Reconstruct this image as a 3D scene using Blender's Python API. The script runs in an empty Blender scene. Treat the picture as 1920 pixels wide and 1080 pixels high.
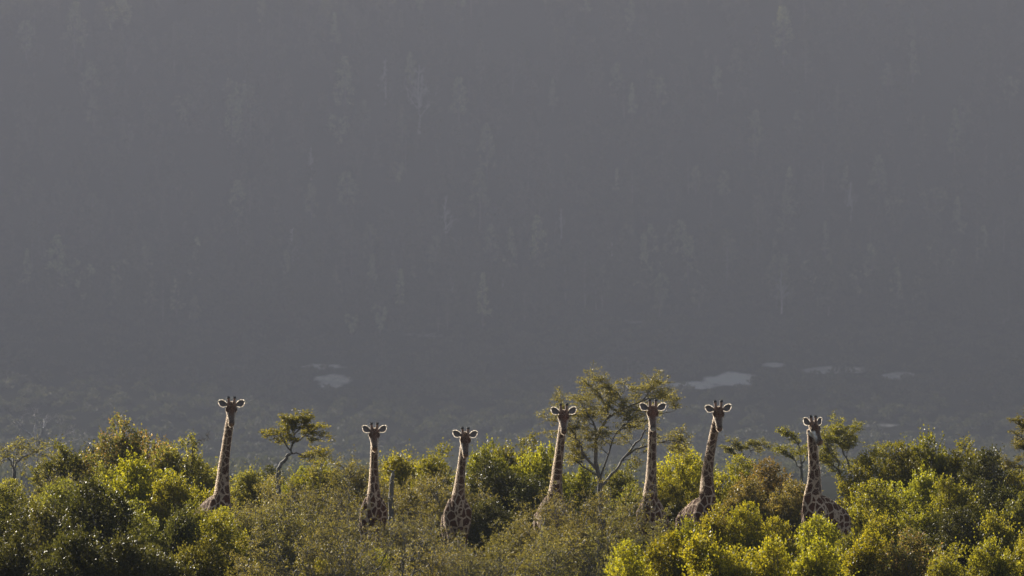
import bpy, math, random
import numpy as np
from mathutils import Vector, Matrix

C = bpy.data.collections.new("Place")
S = bpy.context.scene
S.collection.children.link(C)
R = math.radians

# ------------------------------------------------------------------ camera
CAM_Z, FPX, HROW = 6.6, 8667.0, 675.0
cam = bpy.data.cameras.new("camera")
cam.lens = 162.5
cam.sensor_width = 36
cam.shift_y = 135 / 1920
cam.clip_start = 1
cam.clip_end = 12000
cam.dof.use_dof = True
cam.dof.focus_distance = 126
cam.dof.aperture_fstop = 3.2
co = bpy.data.objects.new("camera", cam)
co.location = (0, 0, CAM_Z)
co.rotation_euler = (R(90), 0, 0)
C.objects.link(co)
S.camera = co

# ------------------------------------------------------------------ light
SUN_AZ, SUN_EL = 29, 20        # degrees left of the view direction, above the horizon
W = bpy.data.worlds.new("World")
S.world = W
W.use_nodes = True
nt = W.node_tree
sky = nt.nodes.new("ShaderNodeTexSky")
sky.sky_type = 'NISHITA'
sky.sun_disc = False
sky.sun_elevation = R(SUN_EL)
sky.sun_rotation = R(-SUN_AZ)
sky.air_density = 1.3
sky.dust_density = 3
nt.nodes["Background"].inputs[1].default_value = 0.05
nt.links.new(sky.outputs[0], nt.nodes["Background"].inputs[0])
sl = bpy.data.lights.new("sun", 'SUN')
sl.energy = 5.0
sl.angle = R(0.5)
sl.color = (1, 0.91, 0.78)
so = bpy.data.objects.new("sun", sl)
d = Vector((-math.sin(R(SUN_AZ)) * math.cos(R(SUN_EL)), math.cos(R(SUN_AZ)) * math.cos(R(SUN_EL)), math.sin(R(SUN_EL))))
so.rotation_euler = d.to_track_quat('Z', 'Y').to_euler()
so.location = (-60, 60, 60)
C.objects.link(so)
S.view_settings.view_transform = 'Standard'
S.view_settings.look = 'None'
S.view_settings.exposure = 1.95
S.view_settings.gamma = 1
S.cycles.max_bounces = 5
S.cycles.diffuse_bounces = 3
S.cycles.glossy_bounces = 2
S.cycles.transmission_bounces = 3
S.cycles.volume_bounces = 1
S.cycles.use_denoising = True
S.cycles.sample_clamp_indirect = 4
HAZE_DENSITY = 0.00052
HAZE_COLOR = (0.31, 0.314, 0.358)
HAZE_TOP = 305

# ------------------------------------------------------------------ helpers
def at(px, row, D):
    return Vector(((px - 960) * D / FPX, D, CAM_Z + (HROW - row) * D / FPX))

def props(o, label=None, cat=None, group=None, kind=None):
    if label: o["label"] = label
    if cat: o["category"] = cat
    if group: o["group"] = group
    if kind: o["kind"] = kind
    return o

def mesh_np(name, V, Q=None, T=None, smooth=False, mats=(), mi=None):
    V = np.asarray(V, dtype=np.float32).reshape(-1, 3)
    Q = np.zeros((0, 4), np.int32) if Q is None else np.asarray(Q, np.int32).reshape(-1, 4)
    T = np.zeros((0, 3), np.int32) if T is None else np.asarray(T, np.int32).reshape(-1, 3)
    me = bpy.data.meshes.new(name)
    me.vertices.add(len(V))
    me.vertices.foreach_set("co", V.ravel())
    loops = np.concatenate([Q.ravel(), T.ravel()])
    me.loops.add(len(loops))
    me.loops.foreach_set("vertex_index", loops)
    n = len(Q) + len(T)
    me.polygons.add(n)
    starts = np.concatenate([np.arange(len(Q)) * 4, len(Q) * 4 + np.arange(len(T)) * 3])
    me.polygons.foreach_set("loop_start", starts.astype(np.int32))
    if smooth:
        me.polygons.foreach_set("use_smooth", np.ones(n, bool))
    for m in mats:
        me.materials.append(m)
    if mi is not None:
        me.polygons.foreach_set("material_index", np.asarray(mi, np.int32))
    me.update(calc_edges=True)
    me.validate()
    return me

def link(name, me, parent=None, loc=None):
    o = bpy.data.objects.new(name, me)
    C.objects.link(o)
    if parent: o.parent = parent
    if loc is not None: o.location = loc
    return o

class Tubes:
    """tapered tubes collected into one mesh"""
    def __init__(s):
        s.V = []; s.Q = []; s.T = []; s.n = 0
    def add(s, pts, rad, k=5, ab=None, ref=None, cap=True):
        pts = np.asarray(pts, float); m = len(pts)
        tan = np.gradient(pts, axis=0)
        tan /= np.linalg.norm(tan, axis=1)[:, None] + 1e-9
        if ref is None:
            ref = np.array([0.31, 0.17, 0.93]) if abs(tan[0][2]) < .9 else np.array([1.0, 0.1, 0.0])
        ref = np.asarray(ref, float)
        A = np.cross(tan, ref); A /= np.linalg.norm(A, axis=1)[:, None] + 1e-9
        B = np.cross(A, tan)
        th = np.arange(k) * 2 * math.pi / k
        if ab is None:
            ra = rb = np.asarray(rad, float) * np.ones(m)
        else:
            ra, rb = np.asarray(ab, float).T
        ring = (pts[:, None, :] + A[:, None, :] * (np.cos(th)[None, :, None] * ra[:, None, None])
                + B[:, None, :] * (np.sin(th)[None, :, None] * rb[:, None, None]))
        s.V.append(ring.reshape(-1, 3))
        i = np.arange(m - 1)[:, None] * k; j = np.arange(k)[None, :]; j2 = (j + 1) % k
        q = np.stack([i + j, i + j2, i + k + j2, i + k + j], -1).reshape(-1, 4) + s.n
        s.Q.append(q)
        base = s.n
        s.n += m * k
        if cap:
            s.V.append(np.array([pts[0] - tan[0] * ra[0] * .3, pts[-1] + tan[-1] * ra[-1] * .3]))
            jj = np.arange(k); jn = (jj + 1) % k
            s.T.append(np.stack([jn + base, jj + base, np.full(k, s.n)], -1))
            s.T.append(np.stack([jj + base + (m - 1) * k, jn + base + (m - 1) * k, np.full(k, s.n + 1)], -1))
            s.n += 2
    def arrays(s):
        V = np.concatenate(s.V); Q = np.concatenate(s.Q)
        T = np.concatenate(s.T) if s.T else np.zeros((0, 3), int)
        return V, Q, T
    def mesh(s, name, mat, smooth=True):
        V, Q, T = s.arrays()
        return mesh_np(name, V, Q, T, smooth, [mat])

def unit(a):
    return a / (np.linalg.norm(a, axis=-1, keepdims=True) + 1e-9)

def leaf_arrays(rng, P, A, L, Wd, flat=0.0):
    """diamond leaves at P pointing along A"""
    n = len(P)
    A = unit(A)
    N = rng.normal(size=(n, 3)); N[:, 2] += flat
    B = unit(np.cross(A, N))
    N2 = np.cross(A, B)
    L = np.asarray(L).reshape(-1, 1) * np.ones((n, 1)); Wd = np.asarray(Wd).reshape(-1, 1) * np.ones((n, 1))
    V = np.stack([P, P + A * L * .5 + B * Wd * .5 + N2 * L * .06, P + A * L, P + A * L * .5 - B * Wd * .5 + N2 * L * .06], 1).reshape(-1, 3)
    Q = np.arange(n * 4).reshape(-1, 4)
    return V, Q

# ------------------------------------------------------------------ materials
def mat(name):
    m = bpy.data.materials.new(name); m.use_nodes = True
    return m, m.node_tree, m.node_tree.nodes["Principled BSDF"]

def setp(b, **k):
    for a, v in k.items():
        b.inputs[a.replace("_", " ")].default_value = v

def leaf_mat(name, cols, trans, tfac=0.5, rough=0.52, spec=0.2, vr=(.7, 1.3), tint=None):
    m, t, b = mat(name)
    n, l = t.nodes, t.links
    g = n.new("ShaderNodeNewGeometry")
    oi = n.new("ShaderNodeObjectInfo")
    ramp = n.new("ShaderNodeValToRGB")
    e = ramp.color_ramp.elements
    e[0].position = 0; e[0].color = (*cols[0], 1)
    e[1].position = 1; e[1].color = (*cols[-1], 1)
    for i, c in enumerate(cols[1:-1]):
        x = e.new((i + 1) / (len(cols) - 1)); x.color = (*c, 1)
    l.new(g.outputs["Random Per Island"], ramp.inputs[0])
    hs = n.new("ShaderNodeHueSaturation")
    mr = n.new("ShaderNodeMapRange"); mr.inputs[3].default_value, mr.inputs[4].default_value = vr
    if tint:
        ta = n.new("ShaderNodeAttribute"); ta.attribute_name = tint; l.new(ta.outputs["Fac"], mr.inputs[0])
    else: l.new(oi.outputs["Random"], mr.inputs[0]); l.new(mr.outputs[0], hs.inputs["Value"])
    mr2 = n.new("ShaderNodeMapRange"); mr2.inputs[3].default_value = 0.488; mr2.inputs[4].default_value = 0.512
    mm = n.new("ShaderNodeMath"); mm.operation = 'FRACT'
    m7 = n.new("ShaderNodeMath"); m7.operation = 'MULTIPLY'; m7.inputs[1].default_value = 7.3
    l.new(oi.outputs["Random"], m7.inputs[0]); l.new(m7.outputs[0], mm.inputs[0]); l.new(mm.outputs[0], mr2.inputs[0])
    l.new(mr2.outputs[0], hs.inputs["Hue"])
    l.new(ramp.outputs[0], hs.inputs["Color"])
    l.new(hs.outputs[0], b.inputs["Base Color"])
    setp(b, Roughness=rough)
    b.inputs["Specular IOR Level"].default_value = spec
    tr = n.new("ShaderNodeBsdfTranslucent")
    mx = n.new("ShaderNodeMix"); mx.data_type = 'RGBA'; mx.blend_type = 'MULTIPLY'; mx.inputs[0].default_value = 1
    l.new(hs.outputs[0], mx.inputs["A"]); mx.inputs["B"].default_value = (*trans, 1)
    l.new(mx.outputs["Result"], tr.inputs[0])
    ms = n.new("ShaderNodeMixShader"); ms.inputs[0].default_value = tfac
    l.new(b.outputs[0], ms.inputs[1]); l.new(tr.outputs[0], ms.inputs[2])
    l.new(ms.outputs[0], n["Material Output"].inputs[0])
    return m

def bark_mat(name, c1, c2, scale=14):
    m, t, b = mat(name)
    n, l = t.nodes, t.links
    tc = n.new("ShaderNodeTexCoord"); ns = n.new("ShaderNodeTexNoise"); ns.inputs["Scale"].default_value = scale
    ns.inputs["Detail"].default_value = 5
    r = n.new("ShaderNodeValToRGB"); r.color_ramp.elements[0].position = .35; r.color_ramp.elements[1].position = .65
    r.color_ramp.elements[0].color = (*c1, 1); r.color_ramp.elements[1].color = (*c2, 1)
    l.new(tc.outputs["Object"], ns.inputs[0]); l.new(ns.outputs[0], r.inputs[0]); l.new(r.outputs[0], b.inputs["Base Color"])
    bp = n.new("ShaderNodeBump"); bp.inputs["Strength"].default_value = .6; bp.inputs["Distance"].default_value = .02
    l.new(ns.outputs[0], bp.inputs["Height"]); l.new(bp.outputs[0], b.inputs["Normal"])
    setp(b, Roughness=.8)
    return m

T_Y = (2.6, 2.6, 1.2)
M = {
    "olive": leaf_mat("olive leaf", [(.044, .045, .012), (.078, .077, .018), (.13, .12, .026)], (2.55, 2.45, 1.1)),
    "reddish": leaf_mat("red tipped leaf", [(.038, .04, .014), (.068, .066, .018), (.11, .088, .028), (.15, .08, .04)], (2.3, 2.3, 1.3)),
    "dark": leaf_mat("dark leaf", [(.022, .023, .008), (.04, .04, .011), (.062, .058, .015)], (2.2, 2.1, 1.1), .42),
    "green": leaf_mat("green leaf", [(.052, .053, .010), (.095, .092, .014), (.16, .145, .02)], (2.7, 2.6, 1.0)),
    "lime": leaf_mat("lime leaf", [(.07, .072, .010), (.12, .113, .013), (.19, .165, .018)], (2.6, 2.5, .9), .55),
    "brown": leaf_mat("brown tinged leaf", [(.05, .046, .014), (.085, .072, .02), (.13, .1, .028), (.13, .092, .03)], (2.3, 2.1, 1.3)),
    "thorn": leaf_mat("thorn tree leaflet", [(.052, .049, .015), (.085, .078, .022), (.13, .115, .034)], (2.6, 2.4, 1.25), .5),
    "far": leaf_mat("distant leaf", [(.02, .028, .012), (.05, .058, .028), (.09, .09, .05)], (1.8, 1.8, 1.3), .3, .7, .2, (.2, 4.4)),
    "farmass": leaf_mat("distant forest leaf", [(.02, .028, .012), (.05, .058, .028), (.09, .09, .05)], (1.8, 1.8, 1.3), .3, .7, .2, (.2, 4.4), "tint"),
    "bark": bark_mat("grey bark", (.055, .048, .042), (.15, .135, .12)),
    "farbark": bark_mat("distant bark", (.08, .07, .06), (.2, .18, .17), 2),
    "dead": bark_mat("bleached dead wood", (.22, .21, .22), (.42, .4, .42), 3),
}

def coat_mat(hair=False):
    m, t, b = mat("giraffe coat hair" if hair else "giraffe coat")
    n, l = t.nodes, t.links
    tc = n.new("ShaderNodeTexCoord")
    oi = n.new("ShaderNodeObjectInfo")
    off = n.new("ShaderNodeVectorMath"); off.operation = 'SCALE'; off.inputs[0].default_value = (0, 0, 0)
    l.new(oi.outputs["Random"], off.inputs["Scale"])
    at_ = n.new("ShaderNodeAttribute"); at_.attribute_name = "patch_space"
    add = n.new("ShaderNodeVectorMath"); add.operation = 'ADD'
    l.new(at_.outputs["Vector"], add.inputs[0]); l.new(off.outputs[0], add.inputs[1])
    nz = n.new("ShaderNodeTexNoise"); nz.inputs["Scale"].default_value = 2.2; nz.inputs["Detail"].default_value = 2
    l.new(add.outputs[0], nz.inputs[0])
    w = n.new("ShaderNodeVectorMath"); w.operation = 'MULTIPLY_ADD'; w.inputs[1].default_value = (.35, .35, .35)
    l.new(nz.outputs["Color"], w.inputs[0]); l.new(add.outputs[0], w.inputs[2])
    v = n.new("ShaderNodeTexVoronoi"); v.feature = 'DISTANCE_TO_EDGE'; v.inputs["Scale"].default_value = 1; v.inputs["Randomness"].default_value = .78
    l.new(w.outputs[0], v.inputs["Vector"])
    r = n.new("ShaderNodeValToRGB"); r.color_ramp.elements[0].position = .055; r.color_ramp.elements[1].position = .095
    r.color_ramp.elements[0].color = (0, 0, 0, 1); r.color_ramp.elements[1].color = (1, 1, 1, 1)
    l.new(v.outputs["Distance"], r.inputs[0])
    n2 = n.new("ShaderNodeTexNoise"); n2.inputs["Scale"].default_value = 9; l.new(tc.outputs["Object"], n2.inputs[0])
    pc = n.new("ShaderNodeMix"); pc.data_type = 'RGBA'; pc.inputs["A"].default_value = (.036, .015, .009, 1); pc.inputs["B"].default_value = (.095, .042, .023, 1)
    l.new(n2.outputs[0], pc.inputs[0])
    cr = n.new("ShaderNodeMix"); cr.data_type = 'RGBA'; cr.inputs["A"].default_value = (.24, .172, .12, 1); cr.inputs["B"].default_value = (.39, .30, .225, 1)
    l.new(n2.outputs[0], cr.inputs[0])
    mx = n.new("ShaderNodeMix"); mx.data_type = 'RGBA'
    l.new(r.outputs[0], mx.inputs[0]); l.new(cr.outputs["Result"], mx.inputs["A"]); l.new(pc.outputs["Result"], mx.inputs["B"])
    hc = n.new("ShaderNodeAttribute"); hc.attribute_name = "hide_color"
    hm = n.new("ShaderNodeAttribute"); hm.attribute_name = "plain"
    m2 = n.new("ShaderNodeMix"); m2.data_type = 'RGBA'
    l.new(hm.outputs["Fac"], m2.inputs[0]); l.new(mx.outputs["Result"], m2.inputs["A"]); l.new(hc.outputs["Color"], m2.inputs["B"])
    l.new(m2.outputs["Result"], b.inputs["Base Color"])
    setp(b, Roughness=.95)
    b.inputs["Sheen Weight"].default_value = .06
    b.inputs["Sheen Roughness"].default_value = .35
    b.inputs["Sheen Tint"].default_value = (1, .85, .7, 1)
    b.inputs["Specular IOR Level"].default_value = .04
    if hair:
        tr = n.new("ShaderNodeBsdfTranslucent"); hm2 = n.new("ShaderNodeMix"); hm2.data_type = 'RGBA'; hm2.inputs[0].default_value = .6
        l.new(m2.outputs["Result"], hm2.inputs["A"]); hm2.inputs["B"].default_value = (.98, .86, .7, 1); l.new(hm2.outputs["Result"], tr.inputs[0])
        ms = n.new("ShaderNodeMixShader"); ms.inputs[0].default_value = .88
        l.new(b.outputs[0], ms.inputs[1]); l.new(tr.outputs[0], ms.inputs[2]); l.new(ms.outputs[0], n["Material Output"].inputs[0])
        return m
    n3 = n.new("ShaderNodeTexNoise"); n3.inputs["Scale"].default_value = 60; l.new(tc.outputs["Object"], n3.inputs[0])
    bp = n.new("ShaderNodeBump"); bp.inputs["Strength"].default_value = .35; bp.inputs["Distance"].default_value = .01
    l.new(n3.outputs[0], bp.inputs["Height"]); l.new(bp.outputs[0], b.inputs["Normal"])
    return m

def plain_mat(name, col, rough=.7, sheen=0, trans=0):
    m, t, b = mat(name)
    n, l = t.nodes, t.links
    tc = n.new("ShaderNodeTexCoord"); ns = n.new("ShaderNodeTexNoise"); ns.inputs["Scale"].default_value = 25
    l.new(tc.outputs["Object"], ns.inputs[0])
    hs = n.new("ShaderNodeHueSaturation"); hs.inputs["Color"].default_value = (*col, 1)
    mr = n.new("ShaderNodeMapRange"); mr.inputs[3].default_value = .7; mr.inputs[4].default_value = 1.3
    l.new(ns.outputs[0], mr.inputs[0]); l.new(mr.outputs[0], hs.inputs["Value"])
    l.new(hs.outputs[0], b.inputs["Base Color"])
    setp(b, Roughness=rough)
    b.inputs["Sheen Weight"].default_value = sheen
    if trans:
        tr = n.new("ShaderNodeBsdfTranslucent"); l.new(hs.outputs[0], tr.inputs[0])
        ms = n.new("ShaderNodeMixShader"); ms.inputs[0].default_value = trans
        l.new(b.outputs[0], ms.inputs[1]); l.new(tr.outputs[0], ms.inputs[2]); l.new(ms.outputs[0], n["Material Output"].inputs[0])
    return m

M["coat"] = coat_mat()
M["coat_hair"] = coat_mat(True)
M["horn"] = plain_mat("horn skin", (.16, .075, .04), .7, .5)
M["tuft"] = plain_mat("black hair", (.012, .009, .008), .8, .3)
M["eye"] = plain_mat("dark eye", (.01, .007, .006), .12)
M["ear"] = plain_mat("ear skin", (.12, .1, .1), .8, .2, .05)
M["fringe"] = plain_mat("pale ear hair", (.82, .75, .65), .8, .3, .7)
M["mane"] = plain_mat("chestnut mane", (.3, .15, .08), .8, .6, .35)

# ------------------------------------------------------------------ ground
def smooth_noise(x, y, sc, seed=0):
    s = np.zeros_like(x, dtype=float); rr = random.Random(seed)
    for i in range(5):
        a = rr.uniform(0, 6.28); f = (1.0 / sc) * (1.45 ** i)
        s += np.sin(x * f * math.cos(a) + y * f * math.sin(a) + rr.uniform(0, 6.28)) / (1.25 ** i)
    return s / 2.5
K = 2.2                      # the far slope is this many times farther off and larger than a first sketch of it
PROF_Y = [-3000, 175, 215, 430, 780 * K, 880 * K, 950 * K, 1050 * K, 1130 * K, 1175 * K, 1300 * K, 1330 * K, 1400 * K, 12000]
PROF_Z = [0, 0, -3, -11, -36, -40, -32, 4, 36, 56, 241, 256, 262, 262]
def ground_z(x, y):
    x = np.asarray(x, float); y = np.asarray(y, float)
    q = np.clip((x - 60) / 260, 0, 1); q2 = np.clip((-x - 150) / 260, 0, 1)
    shift = (40 * q2 * q2 * (3 - 2 * q2) - 60 * q * q * (3 - 2 * q)) * np.clip((y - 1200) / 700, 0, 1)
    yy = y + shift + smooth_noise(x, y, 60 * K, 3) * 12 * np.clip((y - 900) / 900, 0, 1)
    z = np.interp(yy, PROF_Y, PROF_Z)
    return z + smooth_noise(x, y, 23, 5) * .12 + smooth_noise(x, y, 50, 6) * 2.6 * np.clip((y - 600) / 800, 0, 1)

CLEAR = [(602, 688, 42, 6), (625, 714, 34, 15), (1378, 712, 55, 14), (1300, 722, 60, 7), (1455, 684, 32, 6), (1570, 694, 75, 8), (1685, 705, 42, 8), (1640, 798, 60, 4),
         (800, 628, 50, 6), (1190, 603, 40, 5), (1180, 655, 30, 4), (440, 690, 40, 6)]
def clearing(x, y):
    z = ground_z(x, y)
    px = 960 + x * FPX / y; row = HROW - (z - CAM_Z) * FPX / y
    m = np.zeros_like(px)
    wob = smooth_noise(x, y, 7, 9) * .45
    for i, (cx, cy, a, b) in enumerate(CLEAR):
        q = ((px - cx) / a) ** 2 + ((row - cy) / b) ** 2
        m = np.maximum(m, np.clip(2.0 * (1.15 + wob - q), 0, 1) * ((.95, .85, 1.1, 1, .9)[i] if i < 5 else (.78 if i < 8 else .5)))
    return m

def grid_sheet(xs, ys):
    X, Y = np.meshgrid(xs, ys)
    Z = ground_z(X, Y)
    V = np.stack([X, Y, Z], -1).reshape(-1, 3)
    nx, ny = len(xs), len(ys)
    i = np.arange(ny - 1)[:, None] * nx + np.arange(nx - 1)[None, :]
    Q = np.stack([i, i + 1, i + nx + 1, i + nx], -1).reshape(-1, 4)
    return V, Q
xs = np.concatenate([np.linspace(-3000, -480, 30)[:-1], np.linspace(-480, 480, 241), np.linspace(480, 3000, 30)[1:]])
ys = np.concatenate([np.linspace(-900, 40, 12)[:-1], np.linspace(40, 260, 60)[:-1], np.linspace(260, 1700, 70)[:-1], np.linspace(1700, 3160, 300), np.linspace(3160, 5200, 20)[1:]])
V, Q = grid_sheet(xs, ys)
m, t, b = mat("earth and dry grass")
n, l = t.nodes, t.links
tc = n.new("ShaderNodeTexCoord"); ns = n.new("ShaderNodeTexNoise"); ns.inputs["Scale"].default_value = .35; ns.inputs["Detail"].default_value = 8
l.new(tc.outputs["Object"], ns.inputs[0])
rp = n.new("ShaderNodeValToRGB"); e = rp.color_ramp.elements
e[0].position = .35; e[0].color = (.014, .017, .009, 1); e[1].position = .68; e[1].color = (.028, .028, .017, 1)
l.new(ns.outputs[0], rp.inputs[0])
ac = n.new("ShaderNodeAttribute"); ac.attribute_name = "sand"
mx = n.new("ShaderNodeMix"); mx.data_type = 'RGBA'; mx.inputs["B"].default_value = (.5, .48, .45, 1)
n5 = n.new("ShaderNodeTexNoise"); n5.inputs["Scale"].default_value = .3; n5.inputs["Detail"].default_value = 6; n5.inputs["Roughness"].default_value = .7
mp5 = n.new("ShaderNodeMapping"); mp5.inputs["Scale"].default_value = (1, .35, 1); l.new(tc.outputs["Object"], mp5.inputs[0]); l.new(mp5.outputs[0], n5.inputs[0])
ad5 = n.new("ShaderNodeMath"); ad5.operation = 'ADD'; l.new(ac.outputs["Fac"], ad5.inputs[0]); l.new(n5.outputs[0], ad5.inputs[1])
mr5 = n.new("ShaderNodeMapRange"); mr5.inputs[1].default_value = .9; mr5.inputs[2].default_value = 1.55; l.new(ad5.outputs[0], mr5.inputs[0])
l.new(mr5.outputs[0], mx.inputs[0]); l.new(rp.outputs[0], mx.inputs["A"]); l.new(mx.outputs["Result"], b.inputs["Base Color"])
setp(b, Roughness=1)
b.inputs["Specular IOR Level"].default_value = 0
me = mesh_np("ground", V, Q, None, True, [m])
sand = clearing(V[:, 0], np.maximum(V[:, 1], 1)) * (V[:, 1] > 1700) * (np.abs(V[:, 0]) < 480)
a = me.attributes.new("sand", 'FLOAT', 'POINT'); a.data.foreach_set("value", sand.astype(np.float32))
props(link("ground", me), kind="structure")

# ------------------------------------------------------------------ vegetation builders
def shrub_arrays(seed, width=3.2, height=3.9, puffs=52, shoots=3700, nl=9, leaf=.072, lw=.043, spiky=.4, hollow=.25, low=.12):
    rng = np.random.default_rng(seed)
    cs = []
    lump = rng.uniform(0, 6.28, 4)
    while len(cs) < puffs:
        p = rng.uniform(-1, 1, 3); p[2] = rng.uniform(low, 1)
        ang = math.atan2(p[1], p[0])
        rad = .86 + .12 * math.sin(2 * ang + lump[0]) + .1 * math.sin(3 * ang + lump[1])
        h = .9 + .12 * math.sin(2.3 * p[0] + lump[2]) + .1 * math.sin(3.1 * p[0] * 1.3 + lump[3])
        q = (p[0] / rad) ** 2 + (p[1] / rad) ** 2
        zt = h * max(0, 1 - q) ** .45
        if q < 1 and p[2] < zt and (q > .45 or p[2] > zt * .6 or rng.random() < hollow):
            cs.append([p[0] * width / 2 * .86, p[1] * width / 2 * .86, p[2] * height * .88])
    cs = np.array(cs)
    pr = rng.uniform(.2, .46, puffs) * (width / 3.2)
    wgt = rng.uniform(.25, 1.6, puffs) * pr ** 2
    which = rng.choice(puffs, shoots, p=wgt / wgt.sum())
    u = unit(rng.normal(size=(shoots, 3)))
    o = cs[which] + u * (pr[which] * rng.uniform(.35, 1.0, shoots) ** .6)[:, None]
    mid = np.array([0, 0, height * .3])
    outw = unit(o - mid)
    dr = unit(u * .6 + outw * .7 + np.array([0, 0, .35]) + rng.normal(size=(shoots, 3)) * .45)
    ln = rng.uniform(.10, .28, shoots) * (1 + spiky * (rng.random(shoots) < .13) * rng.uniform(.6, 2.4, shoots))
    tt = (np.arange(nl) + .5) / nl
    bend = rng.normal(size=(shoots, 3)) * .12
    P = o[:, None, :] + dr[:, None, :] * (ln[:, None, None] * tt[None, :, None]) + bend[:, None, :] * (ln[:, None, None] * (tt ** 2)[None, :, None])
    A = dr[:, None, :] * .55 + rng.normal(size=(shoots, nl, 3)) * .6
    P = P.reshape(-1, 3) + rng.normal(size=(shoots * nl, 3)) * .012; A = A.reshape(-1, 3)
    keep = P[:, 2] > .12
    P, A = P[keep], A[keep]
    sz = rng.uniform(.6, 1.25, len(P))
    V, Q = leaf_arrays(rng, P, A, leaf * sz, lw * sz, .4)
    # stems
    tb = Tubes()
    nst = 6
    bases = np.array([[math.cos(k) * .14, math.sin(k) * .14, -.1] for k in np.arange(nst) * 1.05])
    for i, c in enumerate(cs):
        bs = bases[rng.integers(nst)]
        m1 = bs + (c - bs) * .4 + np.array([0, 0, .25]) + rng.normal(size=3) * .12
        m2 = bs + (c - bs) * .75 + rng.normal(size=3) * .1
        r0 = rng.uniform(.018, .045)
        tb.add(_curve([bs, m1, m2, c], 7), np.linspace(r0, .008, 7), 5)
        for _ in range(3):
            e = c + unit(rng.normal(size=3) + np.array([0, 0, .5])) * pr[i] * 1.05
            tb.add(_curve([c, (c + e) / 2 + rng.normal(size=3) * .05, e], 4), np.linspace(.008, .003, 4), 3)
    sh = rng.choice(shoots, min(500, shoots), replace=False)
    for s_ in sh:
        tb.add([o[s_], o[s_] + dr[s_] * ln[s_] * .95], [.004, .002], 3, cap=False)
    return V, Q, tb

def _curve(P, n):
    P = np.asarray(P, float)
    m = len(P)
    t = np.linspace(0, m - 1, n)
    out = []
    for x in t:
        i = min(int(x), m - 2); f = x - i
        p0 = P[max(i - 1, 0)]; p1 = P[i]; p2 = P[i + 1]; p3 = P[min(i + 2, m - 1)]
        out.append(.5 * ((2 * p1) + (-p0 + p2) * f + (2 * p0 - 5 * p1 + 4 * p2 - p3) * f * f + (-p0 + 3 * p1 - 3 * p2 + p3) * f ** 3))
    return np.array(out)

class Thorn:
    """open, layered thorn tree: branches grown recursively, small leaflets on the twigs"""
    def __init__(s, seed, dens=1.0, leaf=.05, lw=.027, flat=.6, maxd=4, bare=0.0):
        s.rng = np.random.default_rng(seed); s.tb = Tubes(); s.P = []; s.A = []; s.flat = flat; s.maxd = maxd
        s.dens = dens; s.leaf = leaf; s.lw = lw; s.bare = bare
    def branch(s, p, d, L, r, depth, kids=None):
        rng = s.rng
        n = 5 if depth < 3 else 4
        pts = [np.array(p, float)]; d = unit(np.array(d, float))
        for i in range(n):
            d = d + rng.normal(size=3) * (.16 if depth < 2 else .24)
            if depth >= 1: d[2] = d[2] * (1 - .16 * s.flat) + .035
            if depth == 0: d[2] += .05
            d = unit(d)
            pts.append(pts[-1] + d * L / n)
        pts = np.array(pts)
        r1 = max(r * .45, .0045)
        s.tb.add(pts, np.linspace(r, r1, len(pts)), 6 if depth < 2 else (4 if depth < 3 else 3), cap=depth < 3)
        s.kids(pts, L, r, depth, kids)
    def kids(s, pts, L, r, depth, kids=None):
        rng = s.rng
        if depth >= s.maxd - 1 and rng.random() > s.bare:
            k = int((13 if depth == s.maxd else 8) * s.dens * (L / .4) ** .5)
            t = rng.uniform(.1, 1, k) * (len(pts) - 1.001)
            i = t.astype(int); f = (t - i)[:, None]
            c = pts[i] * (1 - f) + pts[i + 1] * f
            for q in range(3):
                s.P.append(c + rng.normal(size=c.shape) * np.array([.045, .045, .015]))
                s.A.append(rng.normal(size=c.shape) * np.array([1, 1, .5]) + np.array([0, 0, .15]))
        if depth >= s.maxd: return
        nk = kids or (5 if depth < 2 else 5)
        n = len(pts) - 1
        for j in range(nk):
            f = (j + 1) / nk * .75 + .25 if depth else (j + 1) / nk * .6 + .4
            x = min(f, .999) * n; i = int(x)
            q = pts[i] + (pts[i + 1] - pts[i]) * (x - i)
            dd = unit(pts[i + 1] - pts[i])
            side = unit(np.cross(dd, rng.normal(size=3)))
            if depth >= 1: side[2] *= (1 - s.flat * .8); 
            if j == nk - 1: nd = dd + side * .35
            else: nd = dd * rng.uniform(.35, .8) + unit(side) * rng.uniform(.7, 1)
            nd[2] += .05
            s.branch(q, nd, L * rng.uniform(.5, .78), r * rng.uniform(.4, .55), depth + 1)
    def leaves(s):
        P = np.concatenate(s.P); A = np.concatenate(s.A)
        sz = s.rng.uniform(.6, 1.3, len(P))
        return leaf_arrays(s.rng, P, A, s.leaf * sz, s.lw * sz, .8)

def fit(V, tbV, w, h, low=True):
    """scale leaves and wood together to a nominal width and height"""
    sx = w / max(np.ptp(V[:, 0]), np.ptp(V[:, 1])); sz = h / (np.percentile(V[:, 2], 99.7))
    return sx, sz

def thorn_shrub(seed, w=4.8, h=2.9, stems=5, dens=1.0, maxd=4, flat=.6):
    t = Thorn(seed, dens, flat=flat, maxd=maxd)
    for k in range(stems):
        a = k * 6.283 / stems + t.rng.uniform(-.4, .4)
        el = t.rng.uniform(.45, 1.1)
        t.branch((math.cos(a) * .08, math.sin(a) * .08, -.1), (math.cos(a) * math.cos(el), math.sin(a) * math.cos(el), math.sin(el)), 1.5, t.rng.uniform(.06, .1), 0)
    V, Q = t.leaves()
    Vb, Qb, Tb = t.tb.arrays()
    sx, sz = fit(V, Vb, w, h)
    V = V * np.array([sx, sx, sz]); Vb = Vb * np.array([sx, sx, sz])
    return V, Q, Vb, Qb, Tb

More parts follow.
